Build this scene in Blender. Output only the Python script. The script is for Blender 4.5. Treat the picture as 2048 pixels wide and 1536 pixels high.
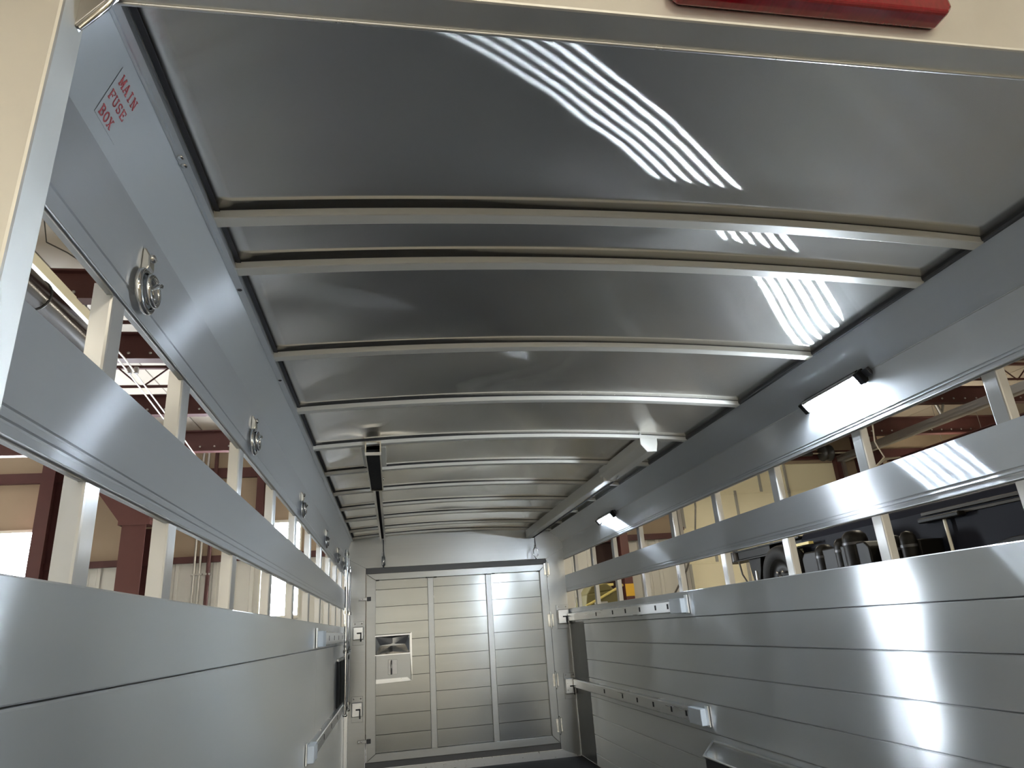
import bpy, math, random
from mathutils import Vector, Matrix
random.seed(7)
for o in list(bpy.data.objects): bpy.data.objects.remove(o)
SC = bpy.context.scene
COL = SC.collection
Z0 = 1.55            # eye height above the workshop floor; all heights below are given from the eye

# ------------------------------------------------------------------ camera
cam_d = bpy.data.cameras.new('camera'); cam = bpy.data.objects.new('camera', cam_d); COL.objects.link(cam)
cam_d.sensor_width = 36.0; cam_d.lens = 23.773; cam_d.clip_start = 0.02
Rm = ((0.9844124, 0.00852006, -0.17566909), (-0.16211288, -0.34337835, -0.92510039), (-0.06820287, 0.93915852, -0.33664469))
cam.matrix_world = Matrix.Translation((0, 0, Z0)) @ Matrix(Rm).to_4x4()
SC.camera = cam

# ------------------------------------------------------------------ world, exposure
W = bpy.data.worlds.new('sky'); SC.world = W; W.use_nodes = True
bgn = W.node_tree.nodes['Background']; bgn.inputs[0].default_value = (0.80, 0.90, 1.0, 1); bgn.inputs[1].default_value = 6.0
vs = SC.view_settings
vs.view_transform = 'Standard'; vs.look = 'None'; vs.gamma = 1.0; vs.use_curve_mapping = False
vs.exposure = 0.70
LAMP_COL = (1.0, 0.91, 0.73); LAMP_STR = 35.0
LED_COL = (0.78, 0.89, 1.0); LED_STR = 2300.0
DAY_STR = 120.0
BACK_FILL_STR = 0.9     # warm glow of the fill panels added on the back wall

# ------------------------------------------------------------------ materials
MATS = {}
def nodes(name):
    m = bpy.data.materials.new(name); m.use_nodes = True
    MATS[name] = m
    nt = m.node_tree
    return m, nt, nt.nodes['Principled BSDF']
def N(nt, t, **kw):
    n = nt.nodes.new(t)
    for k, v in kw.items(): setattr(n, k, v)
    return n
def coords(nt, scale, rot=(0, 0, 0)):
    tc = N(nt, 'ShaderNodeTexCoord'); mp = N(nt, 'ShaderNodeMapping')
    mp.inputs['Scale'].default_value = scale; mp.inputs['Rotation'].default_value = rot
    geo = N(nt, 'ShaderNodeNewGeometry')
    nt.links.new(geo.outputs['Position'], mp.inputs['Vector'])
    return mp.outputs[0]
def noise(nt, vec, scale, detail=3, rough=.5):
    n = N(nt, 'ShaderNodeTexNoise'); n.inputs['Scale'].default_value = scale
    n.inputs['Detail'].default_value = detail; n.inputs['Roughness'].default_value = rough
    nt.links.new(vec, n.inputs['Vector']); return n.outputs['Fac']
def ramp(nt, fac, a, b):
    r = N(nt, 'ShaderNodeMapRange'); r.inputs['To Min'].default_value = a; r.inputs['To Max'].default_value = b
    r.inputs['From Min'].default_value = .3; r.inputs['From Max'].default_value = .7
    nt.links.new(fac, r.inputs['Value']); return r.outputs[0]
def mixc(nt, fac, c0, c1):
    r = N(nt, 'ShaderNodeMix', data_type='RGBA'); r.inputs[6].default_value = (*c0, 1); r.inputs[7].default_value = (*c1, 1)
    nt.links.new(fac, r.inputs[0]); return r.outputs[2]
def bump(nt, h, strength, dist=.01):
    b = N(nt, 'ShaderNodeBump'); b.inputs['Strength'].default_value = strength; b.inputs['Distance'].default_value = dist
    nt.links.new(h, b.inputs['Height']); return b.outputs[0]
def alu(name, col, r0, r1, aniso=0., tang=(0, 0, 1), grain=(40, .6, 40), wave=0., wscale=2., tint=None, groove=0.):
    m, nt, p = nodes(name)
    p.inputs['Metallic'].default_value = 1.0
    v = coords(nt, grain)
    f = noise(nt, v, 1.0, 4, .6)
    nt.links.new(ramp(nt, f, r0, r1), p.inputs['Roughness'])
    c2 = tint or tuple(c * .93 for c in col)
    nt.links.new(mixc(nt, f, col, c2), p.inputs['Base Color'])
    if aniso:
        p.inputs['Anisotropic'].default_value = aniso
        cx = N(nt, 'ShaderNodeCombineXYZ')
        for i in range(3): cx.inputs[i].default_value = tang[i]
        nt.links.new(cx.outputs[0], p.inputs['Tangent'])
    if groove and False:
        gv = noise(nt, coords(nt, (300, .4, 300)), 1.0, 2, .5)
        nt.links.new(bump(nt, gv, 1.0, groove), p.inputs['Normal'])
    elif wave:
        w = noise(nt, coords(nt, (1, 1, 1)), wscale, 1.5, .45)
        nt.links.new(bump(nt, w, wave, .1), p.inputs['Normal'])
    return m
def flat(name, col, rough=.6, col2=None, scale=6., metal=0., bmp=0., bscale=60., spec=.5):
    m, nt, p = nodes(name)
    p.inputs['Roughness'].default_value = rough; p.inputs['Metallic'].default_value = metal
    p.inputs['Specular IOR Level'].default_value = spec
    v = coords(nt, (1, 1, 1))
    nt.links.new(mixc(nt, noise(nt, v, scale, 5, .6), col, col2 or tuple(c * .88 for c in col)), p.inputs['Base Color'])
    if bmp: nt.links.new(bump(nt, noise(nt, v, bscale, 3), bmp, .005), p.inputs['Normal'])
    return m
def emit(name, col, s):
    m, nt, p = nodes(name)
    p.inputs['Base Color'].default_value = (.9, .9, .9, 1); p.inputs['Roughness'].default_value = .4
    p.inputs['Emission Color'].default_value = (*col, 1); p.inputs['Emission Strength'].default_value = s
    return m
def brushed(name, col, r0, r1, an, grain, wave=0., wscale=2., haze=.4, tang=(0, 1, 0)):
    # mill-finish sheet with rolling lines along the trailer: sharp along y, smeared across it
    m, nt, p = nodes(name); nt.nodes.remove(p)
    g = N(nt, 'ShaderNodeBsdfAnisotropic'); g.distribution = 'GGX'
    f = noise(nt, coords(nt, grain), 1.0, 4, .6)
    nt.links.new(ramp(nt, f, r0, r1), g.inputs['Roughness'])
    nt.links.new(mixc(nt, f, col, tuple(c * .97 for c in col)), g.inputs['Color'])
    g.inputs['Anisotropy'].default_value = an
    cx = N(nt, 'ShaderNodeCombineXYZ')
    for i in range(3): cx.inputs[i].default_value = tang[i]
    nt.links.new(cx.outputs[0], g.inputs['Tangent'])
    if wave: nt.links.new(bump(nt, noise(nt, coords(nt, (1, 1, 1)), wscale, 1.5, .45), wave, .1), g.inputs['Normal'])
    # satin haze of the oxide skin
    h = N(nt, 'ShaderNodeBsdfAnisotropic'); h.distribution = 'GGX'; h.inputs['Roughness'].default_value = .72; h.inputs['Anisotropy'].default_value = 0.
    h.inputs['Color'].default_value = (*[min(1, c * 1.1) for c in col], 1)
    mx = N(nt, 'ShaderNodeMixShader'); mx.inputs[0].default_value = haze
    nt.links.new(g.outputs[0], mx.inputs[1]); nt.links.new(h.outputs[0], mx.inputs[2])
    nt.links.new(mx.outputs[0], nt.nodes['Material Output'].inputs[0])
brushed('plank', (.89, .915, .955), .255, .265, .86, (25, .5, 60), haze=.26)
brushed('beam', (.85, .88, .93), .275, .285, .86, (30, .5, 70), haze=.26)
brushed('panel', (.86, .895, .95), .31, .34, .80, (40, .6, 60), haze=.28)
brushed('roof', (.95, .93, .885), .095, .099, .945, (3, .4, 3), .03, 2.2, .06)
alu('rail', (.82, .83, .84), .26, .36)
flat('bow', (.66, .64, .58), .38, (.63, .61, .555), 3, metal=.25)
brushed('post', (.52, .52, .515), .28, .34, .7, (60, 60, .6), haze=.35, tang=(0, 0, 1))
alu('frame', (.78, .775, .75), .46, .56, .0, (0, 0, 1), (8, 8, 8))
alu('bulkhead', (.42, .43, .43), .30, .36, .35, (.12, .3, 1), (.7, 20, 50))
alu('doorplank', (.32, .33, .33), .20, .24, .6, (.12, .3, 1), (.5, 8, 12), .02, 2.0, (.305, .315, .315))
alu('stainless', (.70, .69, .66), .12, .2)
alu('chrome', (.82, .83, .85), .05, .1)
alu('duct_metal', (.22, .22, .23), .18, .26)
alu('zinc', (.5, .5, .5), .3, .45)
flat('groove', (.03, .03, .035), .8)
flat('rubber', (.007, .007, .0075), .7, bmp=.3, spec=.25)
flat('dark_metal', (.06, .06, .065), .4, metal=.6)
flat('floor_mat', (.05, .05, .053), .7, bmp=.4, bscale=90)
flat('red_print', (.42, .03, .04), .5)
flat('film', (.72, .73, .74), .45, metal=1.)
flat('red_steel', (.085, .025, .024), .55, (.055, .016, .016), 4)
flat('red_column', (.11, .036, .032), .5, (.085, .028, .025), 4)
flat('insulation', (.44, .39, .33), .75, (.38, .33, .27), 1.2, bmp=.5, bscale=3)
flat('wall_tan', (.40, .32, .235), .8, (.32, .25, .18), 1.0, bmp=.4, bscale=4)
flat('liner', (.66, .66, .62), .5, (.58, .58, .55), 2)
flat('door_cream', (.92, .87, .66), .5, (.88, .83, .62), 2)
flat('stile_grey', (.42, .42, .40), .5)
flat('concrete', (.30, .29, .27), .6, (.24, .23, .215), 3, bmp=.2)
flat('back_cream', (.86, .80, .66), .7, (.80, .74, .60), 1)
flat('yellow', (.72, .60, .20), .5)
flat('yellow_band', (.75, .45, .04), .5)
flat('navy', (.0065, .008, .0145), .6, (.008, .0095, .017), 2, spec=.1)
flat('black_paint', (.006, .0055, .005), .45, spec=.12)
flat('brown_trim', (.022, .018, .012), .5, spec=.2)
flat('white_paint', (.72, .70, .62), .45)
flat('pale_cap', (.62, .67, .72), .45)
flat('wire', (.05, .045, .04), .5)
flat('wire_white', (.6, .55, .48), .5)
flat('wood', (.45, .32, .16), .6, (.33, .22, .10), 5)
flat('olive', (.16, .14, .05), .6)
flat('orange', (.8, .22, .03), .5)
flat('shade_grey', (.13, .125, .12), .4)
flat('reflection_grey', (.075, .08, .085), .35)
flat('dark_opening', (.035, .016, .014), .8)
emit('lamp_glow', LAMP_COL, LAMP_STR)
emit('led_glow', LED_COL, LED_STR)
emit('led_glow_far', LED_COL, LED_STR * .08)
m, nt, p = nodes('red_lens')
p.inputs['Base Color'].default_value = (.30, .006, .012, 1); p.inputs['Roughness'].default_value = .07
p.inputs['Coat Weight'].default_value = 1.0; p.inputs['Coat Roughness'].default_value = .03
p.inputs['Subsurface Weight'].default_value = 0.0
nt.links.new(mixc(nt, noise(nt, coords(nt, (200, 4, 60)), 1., 2), (.34, .006, .018), (.20, .003, .010)), p.inputs['Base Color'])
m, nt, p = nodes('clear_lens')
p.inputs['Base Color'].default_value = (.9, .95, 1, 1); p.inputs['Roughness'].default_value = .1
p.inputs['Transmission Weight'].default_value = 1.0; p.inputs['IOR'].default_value = 1.1
emit('pane', (.84, .92, 1.0), DAY_STR)
emit('back_fill_glow', (1.0, .90, .68), BACK_FILL_STR)

# ------------------------------------------------------------------ mesh builder
class MB:
    def __init__(s): s.v = []; s.f = []; s.sm = []
    def add(s, vs, fs, smooth=False):
        n = len(s.v); s.v += [tuple(q) for q in vs]
        s.f += [tuple(i + n for i in f) for f in fs]; s.sm += [smooth] * len(fs); return s
    def box(s, x0, x1, y0, y1, z0, z1):
        x0, x1 = sorted((x0, x1)); y0, y1 = sorted((y0, y1)); z0, z1 = sorted((z0, z1))
        return s.add([(x0, y0, z0), (x1, y0, z0), (x1, y1, z0), (x0, y1, z0), (x0, y0, z1), (x1, y0, z1), (x1, y1, z1), (x0, y1, z1)],
                     [(0, 3, 2, 1), (4, 5, 6, 7), (0, 1, 5, 4), (1, 2, 6, 5), (2, 3, 7, 6), (3, 0, 4, 7)])
    def prism(s, poly, axis, a0, a1):
        # poly: 2D points in the two other axes (order x<y<z); extruded along axis
        def P(u, w, a): return {'x': (a, u, w), 'y': (u, a, w), 'z': (u, w, a)}[axis]
        n = len(poly)
        vs = [P(u, w, a0) for u, w in poly] + [P(u, w, a1) for u, w in poly]
        fs = [tuple(range(n))[::-1], tuple(range(n, 2 * n))] + [(i, (i + 1) % n, n + (i + 1) % n, n + i) for i in range(n)]
        return s.add(vs, fs)
    def tube(s, path, r, n=10, cap=True):
        path = [Vector(q) for q in path]; rs = r if isinstance(r, (list, tuple)) else [r] * len(path)
        rings = []; up = None
        for i, q in enumerate(path):
            d = (path[min(i + 1, len(path) - 1)] - path[max(i - 1, 0)]).normalized()
            if up is None: up = Vector((0, 0, 1)) if abs(d.z) < .9 else Vector((1, 0, 0))
            a = d.cross(up)
            if a.length < 1e-5: a = d.cross(Vector((0, 1, 0)))
            a.normalize(); b = a.cross(d); up = b
            rings.append([q + a * (rs[i] * math.cos(t * 2 * math.pi / n)) + b * (rs[i] * math.sin(t * 2 * math.pi / n)) for t in range(n)])
        vs = [q for g in rings for q in g]
        fs = [(i * n + t, i * n + (t + 1) % n, (i + 1) * n + (t + 1) % n, (i + 1) * n + t) for i in range(len(rings) - 1) for t in range(n)]
        s.add(vs, fs, True)
        if cap:
            s.add(rings[0], [tuple(range(n))[::-1]]); s.add(rings[-1], [tuple(range(n))])
        return s
    def ring(s, c, ax, R, r, n=20, k=8, squash=1.0):
        c = Vector(c); ax = Vector(ax).normalized()
        a = ax.cross(Vector((0, 0, 1)) if abs(ax.z) < .9 else Vector((1, 0, 0))).normalized(); b = ax.cross(a)
        vs = []
        for i in range(n):
            t = 2 * math.pi * i / n; d = a * math.cos(t) + b * math.sin(t) * squash
            for j in range(k):
                u = 2 * math.pi * j / k
                vs.append(c + d * (R + r * math.cos(u)) + ax * (r * math.sin(u)))
        fs = [(i * k + j, ((i + 1) % n) * k + j, ((i + 1) % n) * k + (j + 1) % k, i * k + (j + 1) % k) for i in range(n) for j in range(k)]
        return s.add(vs, fs, True)
    def lathe(s, c, ax, prof, n=24):
        # prof: (distance along axis, radius)
        c = Vector(c); ax = Vector(ax).normalized()
        a = ax.cross(Vector((0, 0, 1)) if abs(ax.z) < .9 else Vector((1, 0, 0))).normalized(); b = ax.cross(a)
        vs = [c + ax * h + (a * math.cos(2 * math.pi * t / n) + b * math.sin(2 * math.pi * t / n)) * r for h, r in prof for t in range(n)]
        fs = [(i * n + t, i * n + (t + 1) % n, (i + 1) * n + (t + 1) % n, (i + 1) * n + t) for i in range(len(prof) - 1) for t in range(n)]
        return s.add(vs, fs, True)
def wloc(o):
    v = Vector((0, 0, 0))
    while o is not None: v += o.location; o = o.parent
    return v
def obj(name, mb, mat, parent=None, bev=0., seg=2):
    base = wloc(parent)
    me = bpy.data.meshes.new(name)
    me.from_pydata([(x - base.x, y - base.y, z + Z0 - base.z) for x, y, z in mb.v], [], mb.f)
    me.materials.append(MATS[mat])
    for p_, s_ in zip(me.polygons, mb.sm): p_.use_smooth = s_
    me.update()
    o = bpy.data.objects.new(name, me); COL.objects.link(o); o.parent = parent
    if bev:
        b = o.modifiers.new('bevel', 'BEVEL'); b.width = bev; b.segments = seg; b.limit_method = 'ANGLE'; b.angle_limit = .6
    return o
def tag(o, label, cat, group=None, kind=None):
    o['label'] = label; o['category'] = cat
    if group: o['group'] = group
    if kind: o['kind'] = kind
    return o
def thing(name, label, cat, loc, group=None, kind=None):
    o = bpy.data.objects.new(name, None); COL.objects.link(o); o.empty_display_size = .1
    o.location = (loc[0], loc[1], loc[2] + Z0)
    return tag(o, label, cat, group, kind)
def dup(root, loc, label, group=None):
    def cp(o, par):
        c = o.copy(); COL.objects.link(c); c.parent = par
        for ch in list(o.children): cp(ch, c)
        return c
    r = cp(root, None); r.location = (loc[0], loc[1], loc[2] + Z0); r['label'] = label
    if group: r['group'] = group
    return r
def B(*a): return MB().box(*a)
def struct(name, label, cat, loc=(0, 0, 0)): return thing(name, label, cat, loc, kind='structure')

XL, XR, DF = -.43, 1.65, 6.65        # inner faces of the trailer: left wall, right wall, front bulkhead
FL = -1.13                           # trailer floor
YR = .745                            # inner face of the rear frame
def zr(x): return .875 + .037 * (1 - ((x - .58) / .945) ** 2)

# ================================================================== trailer shell
t = struct('floor', 'black rubber mat floor of the aluminium stock trailer', 'floor')
obj('mat', B(XL - .03, XR + .03, .69, DF + .05, FL - .03, FL), 'floor_mat', t)
obj('deck', B(XL - .07, XR + .07, .69, DF + .1, FL - .09, FL - .032), 'rail', t)

def side_wall(side):
    L = side == 'left'
    sx = -1 if L else 1; X = XL if L else XR
    t = struct('wall_' + side, 'slatted aluminium %s side wall of the trailer with two long air gaps' % side, 'wall')
    def O(d): return X + sx * d      # d = depth outward from the inner face
    def bm(name, zb, zt, grooves, y0=.70, th=.015):
        prof = [(O(0), zt), (O(0), grooves[0] + .004)]
        for g in grooves:
            prof += [(O(0), g + .004), (O(.0022), g + .002), (O(.0022), g - .001), (O(.0005), g - .0025)]
        prof += [(O(.0005), zb + .004), (O(.004), zb), (O(th), zb), (O(th), zt)]
        obj(name, MB().prism(prof, 'y', y0, DF + .02), 'beam', t)
        # rounded bead along the lower edge
        obj('edge_bead', MB().tube([(O(.0045), y0, zb + .004), (O(.0045), DF, zb + .004)], .0046, 8), 'zinc', t)
    if L:
        bm('top_beam', .540, .722, [.574]); bm('middle_beam', .238, .406, [.272, .257])
        ztop, joints = .096, [-.048]
        posts = [1.051, 1.440, 2.014, 2.618, 3.215, 3.81, 4.40, 5.00, 5.59, 6.18]
    else:
        bm('top_beam', .580, .757, [.606, .596]); bm('middle_beam', .274, .433, [.306, .293])
        ztop, joints = .124, [-.019, -.164, -.312, -.456, -.602, -.748, -.894, -1.04]
        posts = [.918] + [1.510 + .592 * i for i in range(9)]
    zs = [ztop] + joints + [FL]
    for a, b in zip(zs[:-1], zs[1:]):
        prof = [(O(.003), a - .0008), (O(0), a - .004), (O(0), b + .004), (O(.003), b + .0018), (O(.034), b + .0018), (O(.034), a - .0008)]
        for ya, yb_ in (((.70, DF + .02),) if not (L and b == FL) else ((.70, 4.249), (4.251, DF + .02))):
            obj('plank', MB().prism(prof, 'y', ya, yb_), 'plank', t)
    obj('backing', B(O(.036), O(.044), .70, DF + .02, FL, ztop - .01), 'groove', t)
    for y in posts:
        # square post with softly rounded corners, running behind both beams
        x0, x1, r = O(.004), O(.035), .005
        pr = [(x0, y + r), (x0 + sx * r * .3, y + r * .3), (x0 + sx * r, y), (x1, y), (x1, y + .052), (x0 + sx * r, y + .052), (x0 + sx * r * .3, y + .052 - r * .3), (x0, y + .052 - r)]
        obj('post', MB().prism(pr, 'z', ztop - .03, (.56 if L else .60)), 'post', t)
    return t
WL = side_wall('left'); WR = side_wall('right')
# cap strip along the top of the lower planking is part of the planks; outer skin of the cove
tl = struct('trim_1', 'sloping aluminium cove panel between left wall and trailer roof', 'cove panel')
obj('cove_panel', MB().prism([(XL, .722), (-.386, .850), (-.39, .90), (-.47, .90), (-.47, .722)], 'y', .70, DF + .02), 'panel', tl)
obj('lip', MB().prism([(-.3855, .8505), (-.367, .8505), (-.367, .862), (-.372, .890), (-.3855, .890)], 'y', .70, DF + .02), 'rail', tl)
obj('shadow_gap', B(-.3665, -.356, .70, DF + .02, .8722, .8738), 'groove', tl)
tr_ = struct('trim_2', 'sloping aluminium cove panel between right wall and trailer roof', 'cove panel')
obj('cove_panel', MB().prism([(XR, .757), (1.69, .757), (1.69, .91), (1.535, .91), (1.535, .862)], 'y', .70, DF + .02), 'panel', tr_)
obj('lip', MB().prism([(1.5345, .861), (1.523, .861), (1.521, .866), (1.521, .90), (1.5345, .90)], 'y', .70, DF + .02), 'dark_metal', tr_)
obj('crease_bead', MB().tube([(XR - .001, .70, .7572), (XR - .001, DF, .7572)], .0018, 6), 'rail', tr_)

# roof: bright sheets between arched bows
CE = struct('ceiling', 'arched roof of bright mill-finish aluminium sheets on cross bows', 'roof')
BOWS = [1.307, 1.522, 2.085, 2.652, 3.239, 3.803, 4.384, 4.957, 5.484, 6.065, 6.52]
xs = [-.372 + (1.526 + .372) * i / 40 for i in range(41)]
edges = [.70] + BOWS + [DF + .02]
for a, b in zip(edges[:-1], edges[1:]):
    n = max(3, int((b - a) / .05)); mb = MB(); amp = .0035 if b - a > .3 else .0015
    ph = random.uniform(0, 6)
    vs = []
    for j in range(n + 1):
        y = a + (b - a) * j / n; w = math.sin(math.pi * j / n)
        for x in xs:
            s_ = math.sin(math.pi * (x + .372) / 1.898)
            vs.append((x, y, zr(x) + w * s_ * amp * (1.2 + math.sin(3.3 * x + ph) + .6 * math.sin(6.1 * x - ph * 2))))
    m_ = len(xs); k = len(vs)
    fs = [(j * m_ + i, j * m_ + i + 1, (j + 1) * m_ + i + 1, (j + 1) * m_ + i) for j in range(n) for i in range(m_ - 1)]
    o = obj('roof_sheet', mb.add(vs, fs, True), 'roof', CE)
    sd = o.modifiers.new('solid', 'SOLIDIFY'); sd.thickness = .004; sd.offset = -1 if False else 1
for y in BOWS:
    vs = []; pr = [(0, .002), (0, -.0175), (.003, -.019), (.035, -.019), (.038, -.0175), (.038, .002)]
    for x in xs:
        for dy, dz in pr: vs.append((x, y + dy, zr(x) + dz))
    k = len(pr)
    fs = [(i * k + j, i * k + (j + 1) % k, (i + 1) * k + (j + 1) % k, (i + 1) * k + j) for i in range(len(xs) - 1) for j in range(k)]
    obj('roof_bow', MB().add(vs, fs), 'bow', CE)
    # sealant line where the bow meets the sheet
    vs = []
    for x in xs:
        for dy, dz in [(-.0009, .001), (-.0009, -.0004), (-.0002, -.0010), (-.0002, .001)]: vs.append((x, y + dy, zr(x) + dz))
    fs = [(i * 4 + j, i * 4 + (j + 1) % 4, (i + 1) * 4 + (j + 1) % 4, (i + 1) * 4 + j) for i in range(len(xs) - 1) for j in range(4)]
    obj('dark_strip', MB().add(vs, fs), 'groove', CE)

# rear frame (post leans very slightly outward towards the floor)
RF = struct('wall_rear', 'rear door frame of the trailer, corner post and cross header', 'door frame')
def px(z): return -.388 - (.80 - z) * .018
obj('corner_post', MB().add([(px(FL), .69, FL), (px(FL) - .14, .69, FL), (px(FL) - .14, YR, FL), (px(FL), YR, FL),
                             (px(.98), .69, .98), (px(.98) - .14, .69, .98), (px(.98) - .14, YR, .98), (px(.98), YR, .98)],
                            [(0, 3, 2, 1), (4, 5, 6, 7), (0, 1, 5, 4), (1, 2, 6, 5), (2, 3, 7, 6), (3, 0, 4, 7)][::1]), 'frame', RF, .004)
obj('corner_post', B(1.62, 1.80, .69, YR, FL, .8145), 'frame', RF, .004)
obj('header', B(-.3835, 1.80, .69, YR, .815, 1.06), 'frame', RF, .004)
obj('header_bead', MB().tube([(-.38, YR - .003, .8135), (1.62, YR - .003, .8135)], .003, 8), 'rail', RF)
obj('post_flange', B(-.60, -.525, .66, .70, FL, 1.0), 'white_paint', RF, .004)
t = thing('corner_bracket', 'small welded corner bracket where the rear post meets the header', 'bracket', (-.385, .73, .80))
obj('plate', MB().prism([(-.392, .815), (-.345, .815), (-.392, .745)], 'y', .722, .735), 'zinc', t, .001)
obj('weld_bead', MB().tube([(-.386, .728, .750), (-.374, .728, .768), (-.360, .728, .790), (-.350, .728, .812)], [.003, .004, .0045, .003], 8), 'stainless', t)

# ------------------------------------------------------------------ front bulkhead and its door
t = WF = struct('wall_front', 'front bulkhead of the trailer around the walk-through door', 'bulkhead')
obj('upper_panel', MB().prism([(-.43, .70), (-.43, .735), (-.39, .86), (-.365, .875), (.58, .915), (1.525, .875), (1.56, .86), (1.65, .745), (1.65, .70)], 'y', DF, DF + .05), 'bulkhead', t)
obj('lower_band', MB().prism([(-.43, .6995), (1.65, .6995), (1.47, .603), (-.25, .603)], 'y', DF - .003, DF + .05), 'bulkhead', t)
obj('jamb_panel', MB().prism([(-.43, .697), (-.252, .601), (-.252, -1.06), (-.43, -1.13)], 'y', DF - .002, DF + .05), 'bulkhead', t)
obj('jamb_panel', MB().prism([(1.65, .697), (1.65, -1.13), (1.472, -1.06), (1.472, .601)], 'y', DF - .002, DF + .05), 'bulkhead', t)
obj('sill', MB().prism([(-.43, -1.131), (-.255, -1.0645), (1.475, -1.0645), (1.65, -1.131)], 'y', DF - .006, DF + .05), 'rail', t)
obj('corner_angle', B(XL, XL + .034, DF - .02, DF, -1.1, .70), 'rail', t, .002)
d = struct('door_1', 'closed aluminium plank door in the front bulkhead with two vertical stiles', 'door')
y0, y1 = DF - .028, DF + .02
def fr(poly, nm): obj(nm, MB().prism(poly, 'y', y0, y1), 'bulkhead', d, .002)
xo0, xo1, zo0, zo1 = -.241, 1.462, -1.008, .545; xi0, xi1, zi0, zi1 = -.160, 1.394, -.945, .486
fr([(xo0, zo1), (xi0 + .001, zi1 + .001), (xi1 - .001, zi1 + .001), (xo1, zo1)], 'top_rail')
fr([(xo0, zo0), (xo1, zo0), (xi1 - .001, zi0 - .001), (xi0 + .001, zi0 - .001)], 'bottom_rail')
fr([(xo0, zo0 + .001), (xi0, zi0), (xi0, zi1), (xo0, zo1 - .001)], 'frame_stile')
fr([(xo1, zo0 + .001), (xo1, zo1 - .001), (xi1, zi1), (xi1, zi0)], 'frame_stile')
zz = [.486, .402, .250, .108, -.043, -.193, -.345, -.496, -.650, -.806, -.945]
for a, b in zip(zz[:-1], zz[1:]):
    ybase = DF + random.uniform(-.0012, .0012)
    obj('plank', MB().prism([(ybase + .002, a - .0002), (ybase, a - .002), (ybase, b + .002), (ybase + .002, b + .0006), (ybase + .02, b + .0006), (ybase + .02, a - .0002)], 'x', xi0 - .01, xi1 + .01), 'doorplank', d)
obj('backing', B(xi0, xi1, DF + .021, DF + .03, zi0, zi1), 'groove', d)
for x in (.318, .867):
    obj('stile', B(x, x + .053, DF - .022, DF + .004, zi0 - .02, zi1 - .004), 'bulkhead', d, .003)
    for k in range(7):
        z = .30 - k * .19 + random.uniform(-.03, .03)
        obj('weld', MB().tube([(x + .0555, DF - .006, z), (x + .0555, DF - .006, z - .022)], .003, 6), 'chrome', d)
for x in (-.155, .302, .375, .851, .926, 1.37):
    obj('vent_slot', B(x, x + .03, DF - .029, DF - .026, zi1 - .004, zi1 + .004), 'groove', d)
obj('dark_strip', B(-.247, 1.466, DF - .010, DF + .02, .548, .600), 'shade_grey', d)  # shaded, dark-reflecting underside of the header put into the strip colour
obj('dark_strip', B(-.247, 1.466, DF - .010, DF + .02, -1.060, -1.012), 'shade_grey', d)  # same dark tone repeated above the sill
obj('edge_gap', B(-.249, -.2445, DF - .012, DF - .003, -1.06, .60), 'groove', d)
obj('edge_gap', B(1.4645, 1.4685, DF - .012, DF - .003, -1.06, .60), 'groove', d)
for z in (.500, .030, -.49, -.865):
    h = obj('hinge', MB().tube([(1.467, DF - .036, z - .065), (1.467, DF - .036, z + .065)], .010, 10), 'rail', d)
    obj('leaf', B(1.437, 1.462, DF - .035, DF - .028, z - .055, z + .055), 'stainless', h, .001)
    obj('leaf', B(1.472, 1.497, DF - .012, DF - .003, z - .055, z + .055), 'stainless', h, .001)
    obj('pin', MB().tube([(1.467, DF - .036, z - .078), (1.467, DF - .036, z + .078)], .005, 8), 'chrome', h)
for z in (.325, -.842):
    h = obj('catch', B(-.312, -.20, DF - .036, DF - .029, z - .012, z + .012), 'zinc', d, .002)
    obj('keeper', B(-.236, -.20, DF - .046, DF - .036, z - .018, z + .018), 'dark_metal', h, .002)
    for x in (-.30, -.275): obj('bolt', MB().lathe((x, DF - .036, z), (0, -1, 0), [(0, .006), (.003, .006), (.005, .003), (.005, 0)], 10), 'chrome', h)
# polished slam latch set in the door
s = obj('slam_latch', B(-.158, .150, DF - .012, DF - .005, -.395, .012), 'bulkhead', d, .003)
s['label'] = 'polished folded-metal slam latch plate'
yf, yb = DF - .030, DF - .006
c4 = [(-.158, -.006), (.140, -.006), (.140, -.158), (-.158, -.158)]; cc = (-.008, -.082)
tones = ['stainless', 'chrome', 'stainless', 'chrome']
for i in range(4):
    a, b = c4[i], c4[(i + 1) % 4]
    mx_, mz_ = (a[0] + b[0]) / 2, (a[1] + b[1]) / 2
    ins = .018 if i % 2 else .012
    q = (mx_ + (cc[0] - mx_) * .25, mz_ + (cc[1] - mz_) * .25)
    obj('facet', MB().add([(a[0], yf, a[1]), (b[0], yf, b[1]), (cc[0], yb - .004, cc[1]), (q[0], yf + (ins if i != 2 else .003), q[1])], [(0, 3, 2), (3, 1, 2), (0, 1, 3)]), 'chrome', s)
obj('surround', MB().prism([(-.165, .002), (.147, .002), (.147, -.006), (-.165, -.006)], 'y', DF - .032, DF - .008), 'rail', s)
obj('surround', MB().prism([(-.165, -.158), (.147, -.158), (.147, -.166), (-.165, -.166)], 'y', DF - .032, DF - .008), 'rail', s)
obj('side_wedge', MB().prism([(.147, .002), (.163, .016), (.163, -.39), (.147, -.166)], 'y', DF - .02, DF - .006), 'rail', s)
obj('pull_handle', MB().tube([(-.02, DF - .012, -.215), (-.02, DF - .04, -.215), (-.02, DF - .04, -.325), (-.02, DF - .012, -.325)], .007, 8), 'stainless', s)
obj('pull_pocket', B(-.05, .03, DF - .016, DF - .011, -.33, -.205), 'zinc', s, .002)
obj('lower_fold', MB().prism([(-.158, -.36), (.12, -.36), (.155, -.392), (-.158, -.398)], 'y', DF - .024, DF - .010), 'rail', s, .001)

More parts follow.
